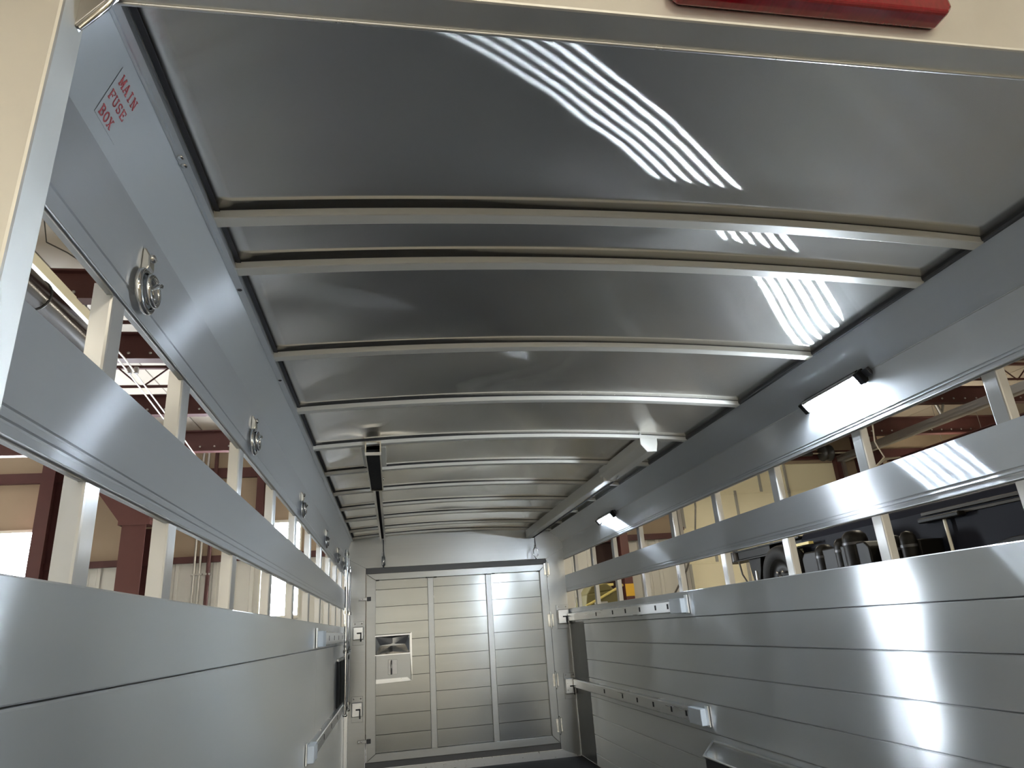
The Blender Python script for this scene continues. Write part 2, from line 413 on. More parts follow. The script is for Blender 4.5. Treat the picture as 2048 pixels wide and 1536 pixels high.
# gate latch boxes on the bulkhead
def latch_box(x0, x1, z0, z1, label):
    g = thing('gate_latch_box', label, 'latch', ((x0 + x1) / 2, DF - .02, z0), 'gate latch boxes on the bulkhead')
    fl = obj('flange', B(x0 - .004, x1 + .004, DF - .012, DF - .002, z0 - .045, z1 + .045), 'bulkhead', g, .002)
    bx_ = obj('box', B(x0, x1, DF - .055, DF - .012, z0, z1), 'rail', g, .006)
    xm = x0 + (x1 - x0) * .62; zm = z0 + (z1 - z0) * .45
    obj('hook_slot', B(xm - .022, xm + .02, DF - .058, DF - .054, zm + .0, zm + .012), 'groove', bx_)
    obj('hook_slot', B(xm + .008, xm + .02, DF - .0585, DF - .0545, zm - .045, zm + .012), 'groove', bx_)
    for xx in (x0 + .015, x1 - .015):
        obj('bolt', MB().lathe((xx, DF - .012, z1 + .025), (0, -1, 0), [(0, .007), (.004, .007), (.006, .004), (.006, 0)], 10), 'chrome', fl)
    obj('hook', MB().tube([(xm + .014, DF - .06, zm), (xm + .014, DF - .072, zm - .03), (xm + .014, DF - .066, zm - .065)], .006, 8), 'dark_metal', g)
latch_box(-.358, -.268, -.02, .09, 'left upper gate latch box on the bulkhead jamb with a dark hook slot')
latch_box(-.362, -.272, -.645, -.53, 'left lower gate latch box on the bulkhead jamb, below the upper one')
latch_box(1.535, 1.640, -.008, .118, 'right upper gate latch box where the upper slotted rail meets the bulkhead')
latch_box(1.548, 1.648, -.615, -.485, 'right lower gate latch box where the lower slotted rail meets the bulkhead')

# slotted slide rails on the side walls
def slide_rail(side, y0, y1, z0, z1, slots, label, endcap=True):
    sx = 1 if side == 'right' else -1; X = XR if sx > 0 else XL
    def O(d): return X - sx * d
    g = thing('slotted_rail', label, 'rail', (X, (y0 + y1) / 2, z0), 'slotted gate rails on the side walls')
    rb = obj('rail_bar', MB().prism([(O(.001), z0), (O(.026), z0), (O(.030), z0 + .004), (O(.030), z1 - .006), (O(.026), z1), (O(.001), z1 + .004)], 'y', y0, y1), 'rail', g)
    for y in slots:
        zm = (z0 + z1) / 2
        obj('slot', B(O(.0295), O(.0312), y - .012, y + .012, zm - .013, zm + .016), 'groove', rb)
    for y in [y0 + .5, y0 + 1.1, y0 + 1.8]:
        obj('weld', MB().tube([(O(.006), y, z1 + .004), (O(.006), y + .05, z1 + .004)], .004, 6), 'chrome', g)
        obj('weld', MB().tube([(O(.006), y + .1, z0), (O(.006), y + .15, z0)], .004, 6), 'dark_metal', g)
    obj('end_block', B(O(.002), O(.040), y0 - .16, y0 + .01, z0 - .006, z1 + .006), 'pale_cap', g, .004)
    obj('end_strap', B(O(.002), O(.010), y0 - .19, y0 - .15, z0 - .010, z1 + .022), 'rail', g, .002)
slide_rail('right', 4.0, 6.58, .012, .080, [5.609, 5.162, 4.86, 4.559, 4.265, 4.06], 'upper slotted gate rail on the right wall with a pale end block')
slide_rail('right', 3.94, 6.58, -.562, -.492, [5.60, 5.147, 4.83, 4.523, 4.22, 4.0], 'lower slotted gate rail on the right wall with a pale end block')
slide_rail('left', 4.36, 6.50, -.030, .045, [4.7, 5.1, 5.5, 5.9], 'upper slotted gate rail on the left wall near the bulkhead')
slide_rail('left', 4.02, 6.50, -.560, -.495, [4.5, 5.0, 5.5, 6.0], 'lower slotted gate rail on the left wall near the bulkhead')

# corner hardware at the front left: rods, snap hooks, black rubber flaps
for x, y, r, zt, zb, l in ((-.378, 5.95, .013, .70, -.56, 'thick polished vertical gate rod in the front left corner'), (-.376, 6.36, .009, .60, -.56, 'thin dark vertical rod beside the bulkhead in the front left corner')):
    g = thing('gate_rod', l, 'rod', (x, y, zb), 'gate rods in the front left corner')
    obj('rod', MB().tube([(x, y, zb), (x, y, zt)], r, 12), 'chrome' if r > .01 else 'zinc', g)
    for z in (zt - .04, .2, -.1, zb + .05): obj('guide', MB().tube([(x, y, z - .012), (x, y, z + .012)], r + .007, 12), 'stainless', g)
    obj('end_knob', MB().lathe((x, y, zb - .01), (0, 0, 1), [(0, 0), (0, r + .004), (.012, r + .006), (.02, r)], 12), 'chrome', g)
for y, z, l in ((5.75, -.075, 'nearest snap hook on its chain in the front left corner'), (6.0, -.085, 'middle snap hook on its chain in the front left corner'), (6.28, -.07, 'snap hook on its chain closest to the bulkhead')):
    g = thing('snap_hook', l, 'hook', (-.38, y, z - .1), 'snap hooks in the front left corner')
    for k in range(4): obj('chain_link', MB().ring((-.372, y, z + .05 - k * .017), (1, 0, 0) if k % 2 else (0, 1, 0), .009, .003, 12, 6), 'zinc', g)
    obj('hook_body', MB().tube([(-.372, y, z - .02), (-.372, y - .018, z - .04), (-.372, y - .018, z - .075), (-.372, y, z - .092), (-.372, y + .018, z - .075), (-.372, y + .016, z - .05)], .0055, 8), 'chrome', g)
    obj('swivel', MB().lathe((-.372, y, z - .022), (0, 0, 1), [(0, .004), (.002, .009), (.012, .009), (.016, .004)], 10), 'stainless', g)
for a, b, l in ((5.72, 5.93, 'narrow black rubber flap left of the gate rod'), (6.0, 6.62, 'wide black rubber flap between gate rod and bulkhead')):
    g = thing('rubber_flap', l, 'flap', (-.425, (a + b) / 2, -.55), 'black rubber flaps in the front left corner')
    obj('flap', MB().prism([(-.4295, -.16), (-.418, -.16), (-.412, -.32), (-.417, -.488), (-.4295, -.488)], 'y', a, b), 'rubber', g)
    obj('clamp_strip', B(-.4295, -.412, a, b, -.165, -.145), 'zinc', g, .001)

g = thing('reflection_strip', 'dark reflection built as a thin grey strip on the right wall next to the bulkhead', 'strip', (XR, 6.38, FL))  # dark reflection in the wall planks, put in as a grey strip
obj('strip', MB().prism([(XR - .0005, .0), (XR - .0009, .0), (XR - .0009, FL + .01), (XR - .0005, FL + .01)], 'y', 6.13, 6.62), 'reflection_grey', g)
# tie rings under the left cove
def tie_ring(y):
    z = .655
    g = thing('tie_ring', 'chrome tie ring', 'tie ring', (XL, y, z - .09), 'tie rings along the left wall')
    sp = obj('strap', MB().prism([(XL, z + .018), (XL + .004, z + .020), (XL + .013, z + .004), (XL + .014, z - .018), (XL + .006, z - .034), (XL, z - .034)], 'y', y - .013, y + .013), 'stainless', g, .003)
    obj('bolt_head', MB().lathe((XL + .008, y + .003, z + .004), (1, 0, .4), [(0, .009), (.006, .009), (.010, .006), (.011, 0)], 12), 'chrome', sp)
    obj('ring', MB().ring((XL + .010, y - .004, z - .064), (1, 0, .05), .036, .0065, 28, 10), 'chrome', g)
    obj('inner_ring', MB().ring((XL + .020, y + .002, z - .060), (1, 0, .05), .026, .0052, 24, 8), 'chrome', g)
    obj('lug', MB().tube([(XL + .018, y + .016, z - .040), (XL + .026, y + .014, z - .044), (XL + .024, y + .004, z - .050), (XL + .018, y - .006, z - .062)], [.005, .006, .005, .004], 8), 'chrome', g)
    obj('stud', MB().lathe((XL + .012, y + .004, z - .074), (1, 0, 0), [(0, .011), (.006, .010), (.011, .006), (.013, 0)], 12), 'stainless', g)
    return g
names = ['nearest chrome tie ring, large beside the rear frame below the cove', 'second chrome tie ring from the rear on the left wall', 'third chrome tie ring from the rear on the left wall',
         'fourth chrome tie ring from the rear on the left wall', 'fifth tie ring on the left wall, just before the corner rods', 'last tie ring on the left wall, in the corner by the bulkhead']
first = tie_ring(1.142); first['label'] = names[0]
for y, l in zip((2.132, 3.348, 4.57, 5.55, 6.22), names[1:]): dup(first, (XL, y, .565), l)

# ------------------------------------------------------------------ MAIN FUSE BOX decal on the left cove
U = Vector((.044, 0, .128)).normalized(); NN = Vector((.128, 0, -.044)).normalized()
def cove(y, s, off): q = Vector((XL, 0, .722)) + U * s + NN * off; return (q.x, y, q.z)
def stroke(mb, pts, w, fr_):
    for (a, b) in zip(pts[:-1], pts[1:]):
        dx, dy = b[0] - a[0], b[1] - a[1]; l = math.hypot(dx, dy) or 1; nx, ny = -dy / l * w / 2, dx / l * w / 2
        ex, ey = dx / l * w * .25, dy / l * w * .25
        q = [(a[0] - ex + nx, a[1] - ey + ny), (b[0] + ex + nx, b[1] + ey + ny), (b[0] + ex - nx, b[1] + ey - ny), (a[0] - ex - nx, a[1] - ey - ny)]
        vs = [fr_(u, v, .0010) for u, v in q] + [fr_(u, v, .0016) for u, v in q]
        mb.add(vs, [(0, 1, 2, 3), (7, 6, 5, 4), (0, 4, 5, 1), (1, 5, 6, 2), (2, 6, 7, 3), (3, 7, 4, 0)])
def arc(cx, cy, rx, ry, a0, a1, n=10): return [(cx + rx * math.cos(math.radians(a0 + (a1 - a0) * i / n)), cy + ry * math.sin(math.radians(a0 + (a1 - a0) * i / n))) for i in range(n + 1)]
T, S = .17, .09
GL = {
 'M': [([(.16, 0), (.16, 1)], T), ([(.84, 0), (.84, 1)], T), ([(.14, .97), (.5, .2)], S), ([(.5, .2), (.86, .97)], T), ([(0, .04), (.32, .04)], S), ([(.68, .04), (1, .04)], S), ([(0, .96), (.2, .96)], S), ([(.8, .96), (1, .96)], S)],
 'A': [([(.14, .03), (.48, 1)], S), ([(.86, .03), (.52, 1)], T), ([(.28, .36), (.72, .36)], S), ([(0, .04), (.30, .04)], S), ([(.66, .04), (1, .04)], S)],
 'I': [([(.5, 0), (.5, 1)], T), ([(.22, .04), (.78, .04)], S), ([(.22, .96), (.78, .96)], S)],
 'N': [([(.17, 0), (.17, 1)], S), ([(.84, 0), (.84, 1)], S), ([(.15, .97), (.84, .05)], T), ([(0, .04), (.34, .04)], S), ([(.66, .96), (1, .96)], S), ([(0, .96), (.2, .96)], S)],
 'F': [([(.22, 0), (.22, 1)], T), ([(.05, .96), (.92, .96)], S), ([(.92, .97), (.92, .74)], S), ([(.22, .52), (.68, .52)], S), ([(.68, .62), (.68, .42)], S), ([(.05, .04), (.42, .04)], S)],
 'U': [([(.18, 1), (.18, .32)] + arc(.5, .32, .32, .29, 180, 360) + [(.82, .32), (.82, 1)], .13), ([(0, .96), (.36, .96)], S), ([(.64, .96), (1, .96)], S)],
 'S': [(arc(.5, .73, .31, .24, 20, 270) + arc(.5, .26, .33, .24, 90, -160)[1:], .13), ([(.82, 1), (.82, .76)], S), ([(.16, 0), (.16, .24)], S)],
 'E': [([(.22, 0), (.22, 1)], T), ([(.05, .96), (.92, .96)], S), ([(.92, .97), (.92, .75)], S), ([(.22, .52), (.66, .52)], S), ([(.66, .62), (.66, .42)], S), ([(.05, .04), (.94, .04)], S), ([(.94, .03), (.94, .26)], S)],
 'B': [([(.22, 0), (.22, 1)], T), ([(.05, .96), (.55, .96)] + arc(.55, .745, .27, .215, 90, -90) + [(.22, .53)], S + .03), ([(.55, .53)] + arc(.57, .285, .31, .245, 90, -90) + [(.05, .04)], S + .03)],
 'O': [(arc(.5, .5, .38, .46, 0, 360, 20), .15)],
 'X': [([(.16, .97), (.84, .03)], T), ([(.84, .97), (.16, .03)], S), ([(0, .04), (.32, .04)], S), ([(.68, .04), (1, .04)], S), ([(0, .96), (.34, .96)], S), ([(.66, .96), (1, .96)], S)],
}
dec = thing('fuse_box_decal', 'clear decal reading MAIN FUSE BOX in red slab letters on the left cove', 'decal', cove(.91, .03, 0))
def slab(mb, y0, y1, s0, s1, o0, o1):
    q = [(y0, s0), (y1, s0), (y1, s1), (y0, s1)]
    return mb.add([cove(y, s, o0) for y, s in q] + [cove(y, s, o1) for y, s in q], [(0, 1, 2, 3), (7, 6, 5, 4), (0, 4, 5, 1), (1, 5, 6, 2), (2, 6, 7, 3), (3, 7, 4, 0)])
obj('film', slab(MB(), .871, .946, .025, .113, .0003, .0008), 'panel', dec)
for word, ya, yb_, sa, sb in (('MAIN', .8795, .9412, .0900, .1078), ('FUSE', .8757, .9330, .0600, .0762), ('BOX', .8765, .9190, .0298, .0465)):
    n = len(word); wd = (yb_ - ya) / n
    for i, chh in enumerate(word):
        mb = MB(); w_ = wd * .86 if chh != 'I' else wd * .7; off = ya + i * wd + (wd - w_) / 2
        for pts, th in GL[chh]: stroke(mb, pts, th * 1.0, lambda u, v, o_, off=off, w_=w_: cove(off + u * w_, sa + v * (sb - sa), o_))
        obj('letter', mb, 'red_print', dec)
for y, s_, l in ((1.105, .1475, 'bright screw head in the left cove lip near the decal'), (1.129, .1475, 'dark screw hole plug beside the bright screw in the left cove lip'), (1.62, .147, 'small screw in the left cove lip between the first two tie rings'), (2.28, .147, 'small screw in the left cove lip past the second tie ring')):
    q = (-.377, y, .8505)
    g = thing('lip_screw', l, 'screw', q, 'screws in the left cove lip')
    obj('head', MB().lathe((-.377, y, .851), (.1, 0, -1), [(0, .0055), (.002, .0055), (.0035, .003), (.0035, 0)], 12), 'chrome' if 'bright' in l else 'dark_metal', g)
    obj('washer', MB().lathe((-.377, y, .8512), (.1, 0, -1), [(0, .0075), (.001, .0075), (.0012, .004)], 12), 'zinc', g)

# ------------------------------------------------------------------ lights inside the trailer
def led_bar(y0, y1, label, glow='led_glow'):
    g = thing('led_light_bar', label, 'light', (XR, (y0 + y1) / 2, .755), 'led light bars on the right cove')
    n = Vector((-.80, 0, -.60)).normalized(); u = Vector((-.60, 0, .80)).normalized(); c = Vector((XR - .004, 0, .752))
    def P(s_, d_, y): q = c + u * s_ + n * d_; return (q.x, y, q.z)
    def bar(mb, ya, yb_, s0, s1, d0, d1):
        q = [(s0, d0), (s1, d0), (s1, d1), (s0, d1)]
        return mb.add([P(a, b, ya) for a, b in q] + [P(a, b, yb_) for a, b in q], [(0, 1, 2, 3), (7, 6, 5, 4), (0, 4, 5, 1), (1, 5, 6, 2), (2, 6, 7, 3), (3, 7, 4, 0)])
    L = y1 - y0
    bs = obj('base', bar(MB(), y0, y1, -.026, .026, -.004, .012), 'black_paint', g, .002)
    obj('hood', bar(MB(), y0, y1, .016, .026, .0122, .027), 'zinc', g, .002)  # upper lip added to keep diode light off the cove
    obj('end_cap', bar(MB(), y0 - .022, y0 + .006, -.024, .024, -.004, .030), 'black_paint', g, .004)
    obj('end_cap', bar(MB(), y1 - .006, y1 + .022, -.024, .024, -.004, .030), 'black_paint', g, .004)
    for i in range(6):
        yc = y0 + L * (i + .5) / 6
        obj('diode', bar(MB(), yc - L * .012, yc + L * .012, -.013, .013, .012, .024), glow, bs)
    obj('clip', bar(MB(), y0 - .05, y0 - .02, -.012, .018, -.004, .010), 'dark_metal', g, .002)
led_bar(2.01, 2.34, 'near bright white led light bar on the right cove, six diodes glaring')
led_bar(4.93, 5.30, 'far small bright led light bar on the right cove toward the bulkhead', 'led_glow_far')

# overhead gate tracks under the roof
def track(xc, ya, yb_, zt, w, label, h=.040):
    g = thing('overhead_track', label, 'track', (xc, (ya + yb_) / 2, zt - .06), 'overhead gate tracks under the roof')
    pr = [(xc - w / 2, zt), (xc - w / 2, zt - h), (xc - .010, zt - h), (xc - .010, zt - h + .005), (xc - w / 2 + .005, zt - h + .005), (xc - w / 2 + .005, zt - .005),
          (xc + w / 2 - .005, zt - .005), (xc + w / 2 - .005, zt - h + .005), (xc + .010, zt - h + .005), (xc + .010, zt - h), (xc + w / 2, zt - h), (xc + w / 2, zt)]
    obj('channel', MB().prism(pr, 'y', ya + .80, yb_), 'stainless', g)
    obj('channel_inside', B(xc - w / 2 + .006, xc + w / 2 - .006, ya + .8, yb_, zt - .012, zt - .006), 'groove', g)
    wb = w / 2 + .012
    tb = obj('trolley_box', MB().prism([(xc - wb, zt + .02), (xc - wb, zt - h - .01), (xc - wb + .006, zt - h - .01), (xc - wb + .006, zt + .014), (xc + wb - .006, zt + .014), (xc + wb - .006, zt - h - .01), (xc + wb, zt - h - .01), (xc + wb, zt + .02)], 'y', ya, ya + .86), 'stainless', g)
    obj('box_inside', B(xc - wb + .007, xc + wb - .007, ya + .012, ya + .85, zt - h - .004, zt - .02), 'rubber', tb)
    obj('end_plate', B(xc - wb, xc + wb, ya - .004, ya, zt - h - .012, zt - h + .004), 'rail', g, .001)
    obj('end_plate', B(xc - wb, xc + wb, ya + .86, ya + .866, zt - h - .012, zt - .005), 'stainless', g, .001)
    for sx_ in (-1, 1):
        obj('wing', B(xc + sx_ * wb, xc + sx_ * (wb + .022), ya + .1, ya + .5, zt + .012, zt + .02), 'bow', g, .001)
        obj('bolt', MB().lathe((xc + sx_ * wb, ya + .68, zt - .02), (sx_, 0, 0), [(0, .009), (.006, .009), (.008, .005), (.008, 0)], 10), 'chrome', tb)
    for y in (ya + 1.2, ya + 2.2, yb_ - .15): obj('hanger', B(xc - .012, xc + .012, y - .02, y + .02, zt, zr(xc) - .015), 'zinc', g)
    return g
track(-.090, 3.23, 6.56, .868, .052, 'left overhead gate track with a dark open trolley box under the roof')
g = thing('overhead_track', 'right overhead gate track, a closed tube slanting along the roof by the cove', 'track', (1.315, 4.9, .79), 'overhead gate tracks under the roof')
obj('channel', B(1.278, 1.352, 3.95, 6.60, .798, .874), 'bow', g, .004)
obj('slot', B(1.338, 1.3525, 3.97, 6.58, .7955, .7985), 'groove', g)
obj('trolley_box', MB().prism([(1.268, .884), (1.268, .84), (1.300, .80), (1.352, .80), (1.362, .84), (1.362, .884)], 'y', 3.24, 4.0), 'bow', g, .003)
for y in (4.4, 5.4, 6.45): obj('hanger', B(1.303, 1.327, y - .02, y + .02, .8745, zr(1.315) - .015), 'zinc', g)
obj('fin', MB().add([(1.262, 3.22, .895), (1.345, 3.30, .893), (1.368, 3.86, .846), (1.340, 3.90, .805), (1.326, 3.86, .79), (1.262, 3.224, .891), (1.345, 3.304, .889), (1.372, 3.864, .843), (1.344, 3.904, .802), (1.33, 3.864, .787)],
                    [(0, 1, 2, 3, 4), (9, 8, 7, 6, 5), (0, 5, 6, 1), (1, 6, 7, 2), (2, 7, 8, 3), (3, 8, 9, 4), (4, 9, 5, 0)]), 'rail', g)
obj('rivet', MB().lathe((1.345, 3.45, .880), (0, 0, -1), [(0, .008), (.004, .008), (.006, .004), (.006, 0)], 10), 'chrome', g)
for x, zt, l in ((-.085, .775, 'hanging spring clip at the front end of the left overhead track'), (1.345, .775, 'hanging spring clip at the front end of the right overhead track')):
    y = 6.50
    g = thing('hanging_clip', l, 'clip', (x, y, zt - .18), 'clips hanging from the overhead tracks')
    obj('cord', MB().tube([(x, y, zt + .06), (x, y, zt - .03), (x + .004, y, zt - .085)], .004, 8), 'dark_metal', g)
    obj('eye', MB().ring((x, y, zt - .06), (0, 1, 0), .011, .0035, 14, 6), 'zinc', g)
    if x < 0: obj('sleeve', MB().lathe((x, y, zt - .175), (0, 0, 1), [(0, 0), (0, .008), (.004, .017), (.085, .017), (.089, .008), (.095, .005)], 14), 'chrome', g)
    else: obj('sleeve', MB().tube([(x, y, zt - .075), (x - .02, y, zt - .10), (x - .02, y, zt - .15), (x, y, zt - .178), (x + .02, y, zt - .15), (x + .02, y, zt - .10), (x, y, zt - .075)], .006, 8), 'chrome', g)
    obj('tip', MB().tube([(x, y, zt - .175), (x, y, zt - .19)], .006, 8), 'dark_metal', g)

# wheel box along the right wall
g = thing('wheel_box', 'low aluminium wheel box along the foot of the right wall', 'wheel box', (1.55, 2.3, FL))
zt = -.635
top = [(1.647, 3.745), (1.432, 3.40), (1.432, .80), (1.647, .80)]
obj('top_plate', MB().prism(top, 'z', zt - .006, zt), 'stainless', g)
obj('body', MB().prism([(1.646, 3.735), (1.437, 3.395), (1.437, .81), (1.646, .81)], 'z', FL, zt - .006), 'dark_metal', g)
obj('edge_angle', MB().tube([(1.641, 3.745, zt), (1.432, 3.40, zt), (1.432, .80, zt)], .005, 8), 'rail', g)
obj('wall_angle', MB().tube([(1.639, 3.72, zt + .002), (1.639, .80, zt + .002)], .007, 8), 'rail', g)

# red marker light on the rear header
g = thing('marker_light', 'long red marker light bar on the cream rear header', 'marker light', (.63, .68, .83))
def loaf(x0, x1, y0, y1, z0, z1, c):
    return [(x0, z0 + c), (x0 + c * .8, z0), (x1 - c * .8, z0), (x1, z0 + c), (x1, z1 - c), (x1 - c * .8, z1), (x0 + c * .8, z1), (x0, z1 - c)]
obj('base', MB().prism(loaf(.410, .854, 0, 0, .842, .878, .012), 'y', .684, .6895), 'black_paint', g)
obj('lens', MB().prism(loaf(.405, .859, 0, 0, .838, .882, .014), 'y', .655, .6893), 'red_lens', g, .006, 3)
for x in (.50, .63, .76): obj('reflector', MB().lathe((x, .6835, .860), (0, -1, 0), [(0, .014), (.004, .012), (.008, .006), (.009, 0)], 14), 'chrome', g)
obj('gasket', MB().prism(loaf(.412, .852, 0, 0, .844, .876, .012), 'y', .687, .690), 'rubber', g)

# ================================================================== workshop
YW, XA, XB, YB, ZC, ZG = 13.0, -9.5, 14.5, -9.0, 3.85, -1.55
t = struct('floor_workshop', 'grey concrete floor of the workshop around the trailer', 'floor')
obj('slab', B(XA - .2, XB + .2, YB - .2, YW + .2, ZG - .15, ZG), 'concrete', t)
t = struct('ceiling_workshop', 'pale vinyl-faced insulation ceiling of the workshop', 'ceiling')
for i in range(8):
    a = XA + (XB - XA) * i / 8; b = XA + (XB - XA) * (i + 1) / 8
    obj('insulation_blanket', MB().prism([(a + .01, ZC), (a + .4, ZC - .03), ((a + b) / 2, ZC - .045), (b - .4, ZC - .03), (b - .01, ZC), (b - .01, ZC + .1), (a + .01, ZC + .1)], 'y', YB, YW + .1), 'insulation', t)
obj('deck', B(XA - .2, XB + .2, YB - .2, YW + .2, ZC + .11, ZC + .2), 'liner', t)
for nm, lb, bx in (('wall_workshop_left', 'tan insulated left wall of the workshop', (XA - .2, XA, YB, YW + .15)), ('wall_workshop_right', 'tan insulated right wall of the workshop', (XB, XB + .2, YB, YW + .15)), ('wall_workshop_back', 'cream painted wall of the workshop behind the trailer', (XA - .2, XB + .2, YB - .2, YB))):
    t = struct(nm, lb, 'wall')
    obj('wall_face', B(*bx, ZG, ZC + .12), 'back_cream', t)
w = struct('window_3', 'row of glowing cream fill panels added on the wall behind the trailer', 'window')  # added behind the camera as warm fill for rear-facing surfaces
for i in range(6):
    a = -5.0 + 2.0 * i
    obj('pane', B(a + .04, a + 1.96, YB + .002, YB + .012, -.9, 2.1), 'back_fill_glow', w)  # glowing fill panel added on the back wall, no window pane
    obj('mullion', B(a - .04, a + .04, YB + .002, YB + .05, -.95, 2.15), 'white_paint', w)
obj('frame_head', B(-5.04, 7.04, YB + .002, YB + .06, 2.1, 2.18), 'white_paint', w)
obj('frame_sill', B(-5.04, 7.04, YB + .002, YB + .06, -.98, -.9), 'white_paint', w)
# far wall with openings
holes = [(-6.98, -6.05, .30, 2.075), (-2.30, -1.66, .45, 2.06), (3.88, 4.22, ZG, 1.41), (5.70, 9.50, ZG, 2.86)]
t = struct('wall_workshop_front', 'far workshop wall, white ribbed liner below and tan insulation above', 'wall')
ex = sorted({XA, XB, *[h[0] for h in holes], *[h[1] for h in holes]})
def solid(a, b, z0, z1):
    segs = [(z0, z1)]
    for h in holes:
        if h[0] < (a + b) / 2 < h[1]:
            ns = []
            for s0, s1 in segs:
                if h[2] > s0: ns.append((s0, min(s1, h[2])))
                if h[3] < s1: ns.append((max(s0, h[3]), s1))
            segs = [q for q in ns if q[1] - q[0] > .01]
    return segs
for a, b in zip(ex[:-1], ex[1:]):
    for z0, z1 in solid(a, b, 1.47, ZC + .1): obj('insulation_panel', B(a, b, YW, YW + .12, z0, z1), 'wall_tan', t)
    for z0, z1 in solid(a, b, ZG, 1.47):
        n = max(1, round((b - a) / .92)); w = (b - a) / n
        for i in range(n):
            x0 = a + i * w; pr = [(x0 + .002, YW + .12), (x0 + .002, YW)]
            nr = max(1, round(w / .305))
            for r in range(nr):
                xc = x0 + w * (r + .5) / nr
                pr += [(xc - .045, YW), (xc - .028, YW - .03), (xc + .028, YW - .03), (xc + .045, YW)]
            pr += [(x0 + w - .002, YW), (x0 + w - .002, YW + .12)]
            obj('liner_panel', MB().prism(pr, 'z', z0, z1), 'liner', t)
    for z0, z1 in solid(a, b, 1.42, 1.53): obj('girt', B(a, b, YW - .10, YW - .032, z0, z1), 'red_steel', t)
obj('girt', B(XA, XB, YW - .10, YW - .01, 2.92, 3.10), 'red_steel', t)
def window(n, h, label):
    w = struct('window_%d' % n, label, 'window')
    x0, x1, z0, z1 = h
    obj('frame_head', B(x0 - .03, x1 + .03, YW - .06, YW + .1, z1, z1 + .05), 'orange' if False else 'white_paint', w)
    obj('frame_sill', B(x0 - .03, x1 + .03, YW - .06, YW + .1, z0 - .05, z0), 'white_paint', w)
    obj('frame_jamb', B(x0 - .03, x0, YW - .06, YW + .1, z0, z1), 'white_paint', w)
    obj('frame_jamb', B(x1, x1 + .03, YW - .06, YW + .1, z0, z1), 'white_paint', w)
    k = 2 if x1 - x0 > 1 else 1
    for i in range(k):
        a = x0 + (x1 - x0) * i / k; b = x0 + (x1 - x0) * (i + 1) / k
        obj('pane', B(a, b, YW + .04, YW + .046, z0, z1), 'pane', w)
        if i: obj('mullion', B(a - .02, a + .02, YW, YW + .08, z0, z1), 'white_paint', w)
window(1, holes[0], 'wide daylit window at the far left, glaring white'); window(2, holes[1], 'narrow daylit window glaring between the left wall posts')
t = struct('door_2', 'cream sectional overhead door in the far workshop wall with grey stiles', 'overhead door')
zsec = [2.86, 2.28, 1.60, .92, .24, -.44, -1.12, ZG]
for i, (a, b) in enumerate(zip(zsec[:-1], zsec[1:])):
    s_ = obj('door_section', MB().prism([(YW + .02, a - .004), (YW + .012, a - .02), (YW + .012, b + .02), (YW + .02, b + .004), (YW + .07, b + .004), (YW + .07, a - .004)], 'x', 5.72, 9.48), 'door_cream', t)
    for x in ((6.33, 7.57, 8.19) if i % 2 == 0 else (5.75, 6.97, 8.19)):
        obj('stile', B(x, x + .055, YW - .006, YW + .012, b + .01, a - .01), 'stile_grey', s_)
    obj('seam_strip', B(5.72, 9.48, YW + .004, YW + .02, b - .012, b + .012), 'door_cream', s_)
    for k in (2, 4): obj('hinge', B(5.745 + k * .612, 5.795 + k * .612, YW - .02, YW, b - .05, b + .05), 'zinc', s_)
for x in (5.62, 9.50):
    t2 = struct('trim_%d' % (3 if x < 6 else 4), 'galvanised jamb and track at the %s edge of the overhead door' % ('left' if x < 6 else 'right'), 'door track')
    obj('jamb', B(x - .12, x, YW - .12, YW, ZG, 2.95), 'red_steel' if x > 6 else 'stile_grey', t2)
    obj('vertical_track', B(x - .02 if x < 6 else x, x + .05 if x < 6 else x + .07, YW - .17, YW - .10, ZG, 2.86), 'zinc', t2)
    for z in (1.0, 1.6, 2.28): obj('roller_bracket', B(x - .02, x + .10, YW - .10, YW - .03, z - .03, z + .03), 'red_column', t2)
# overhead horizontal door track, torsion shaft
g = thing('ceiling_track', 'long galvanised overhead door track running along the right side ceiling', 'track', (9.6, 9, 2.9))
obj('track_rail', B(9.42, 9.52, 6.0, YW - .1, 2.84, 2.97), 'zinc', g)
obj('track_lip', B(9.52, 9.62, 6.0, YW - .1, 2.84, 2.865), 'liner', g)
for y in (7.6, 9.9, 11.9):
    obj('hanger_strut', MB().tube([(9.47, y, 2.95), (9.30, y + .1, ZC)], .035, 6), 'zinc', g)
    obj('hanger_strut', MB().tube([(9.47, y, 2.95), (9.75, y - .1, ZC)], .022, 6), 'zinc', g)
g = thing('torsion_shaft', 'horizontal torsion shaft with round drum above the overhead door', 'shaft', (7.6, 12.75, 2.95))
obj('shaft', MB().tube([(5.6, 12.66, 2.99), (9.7, 12.66, 2.99)], .02, 10), 'stainless', g)
obj('drum', MB().lathe((8.95, 12.66, 2.99), (1, 0, 0), [(0, .02), (0, .17), (.03, .17), (.04, .14), (.14, .14), (.15, .17), (.18, .17), (.18, .02)], 20), 'dark_metal', g)
obj('spring', MB().tube([(7.0, 12.66, 2.99), (8.7, 12.66, 2.99)], .055, 12), 'dark_metal', g)
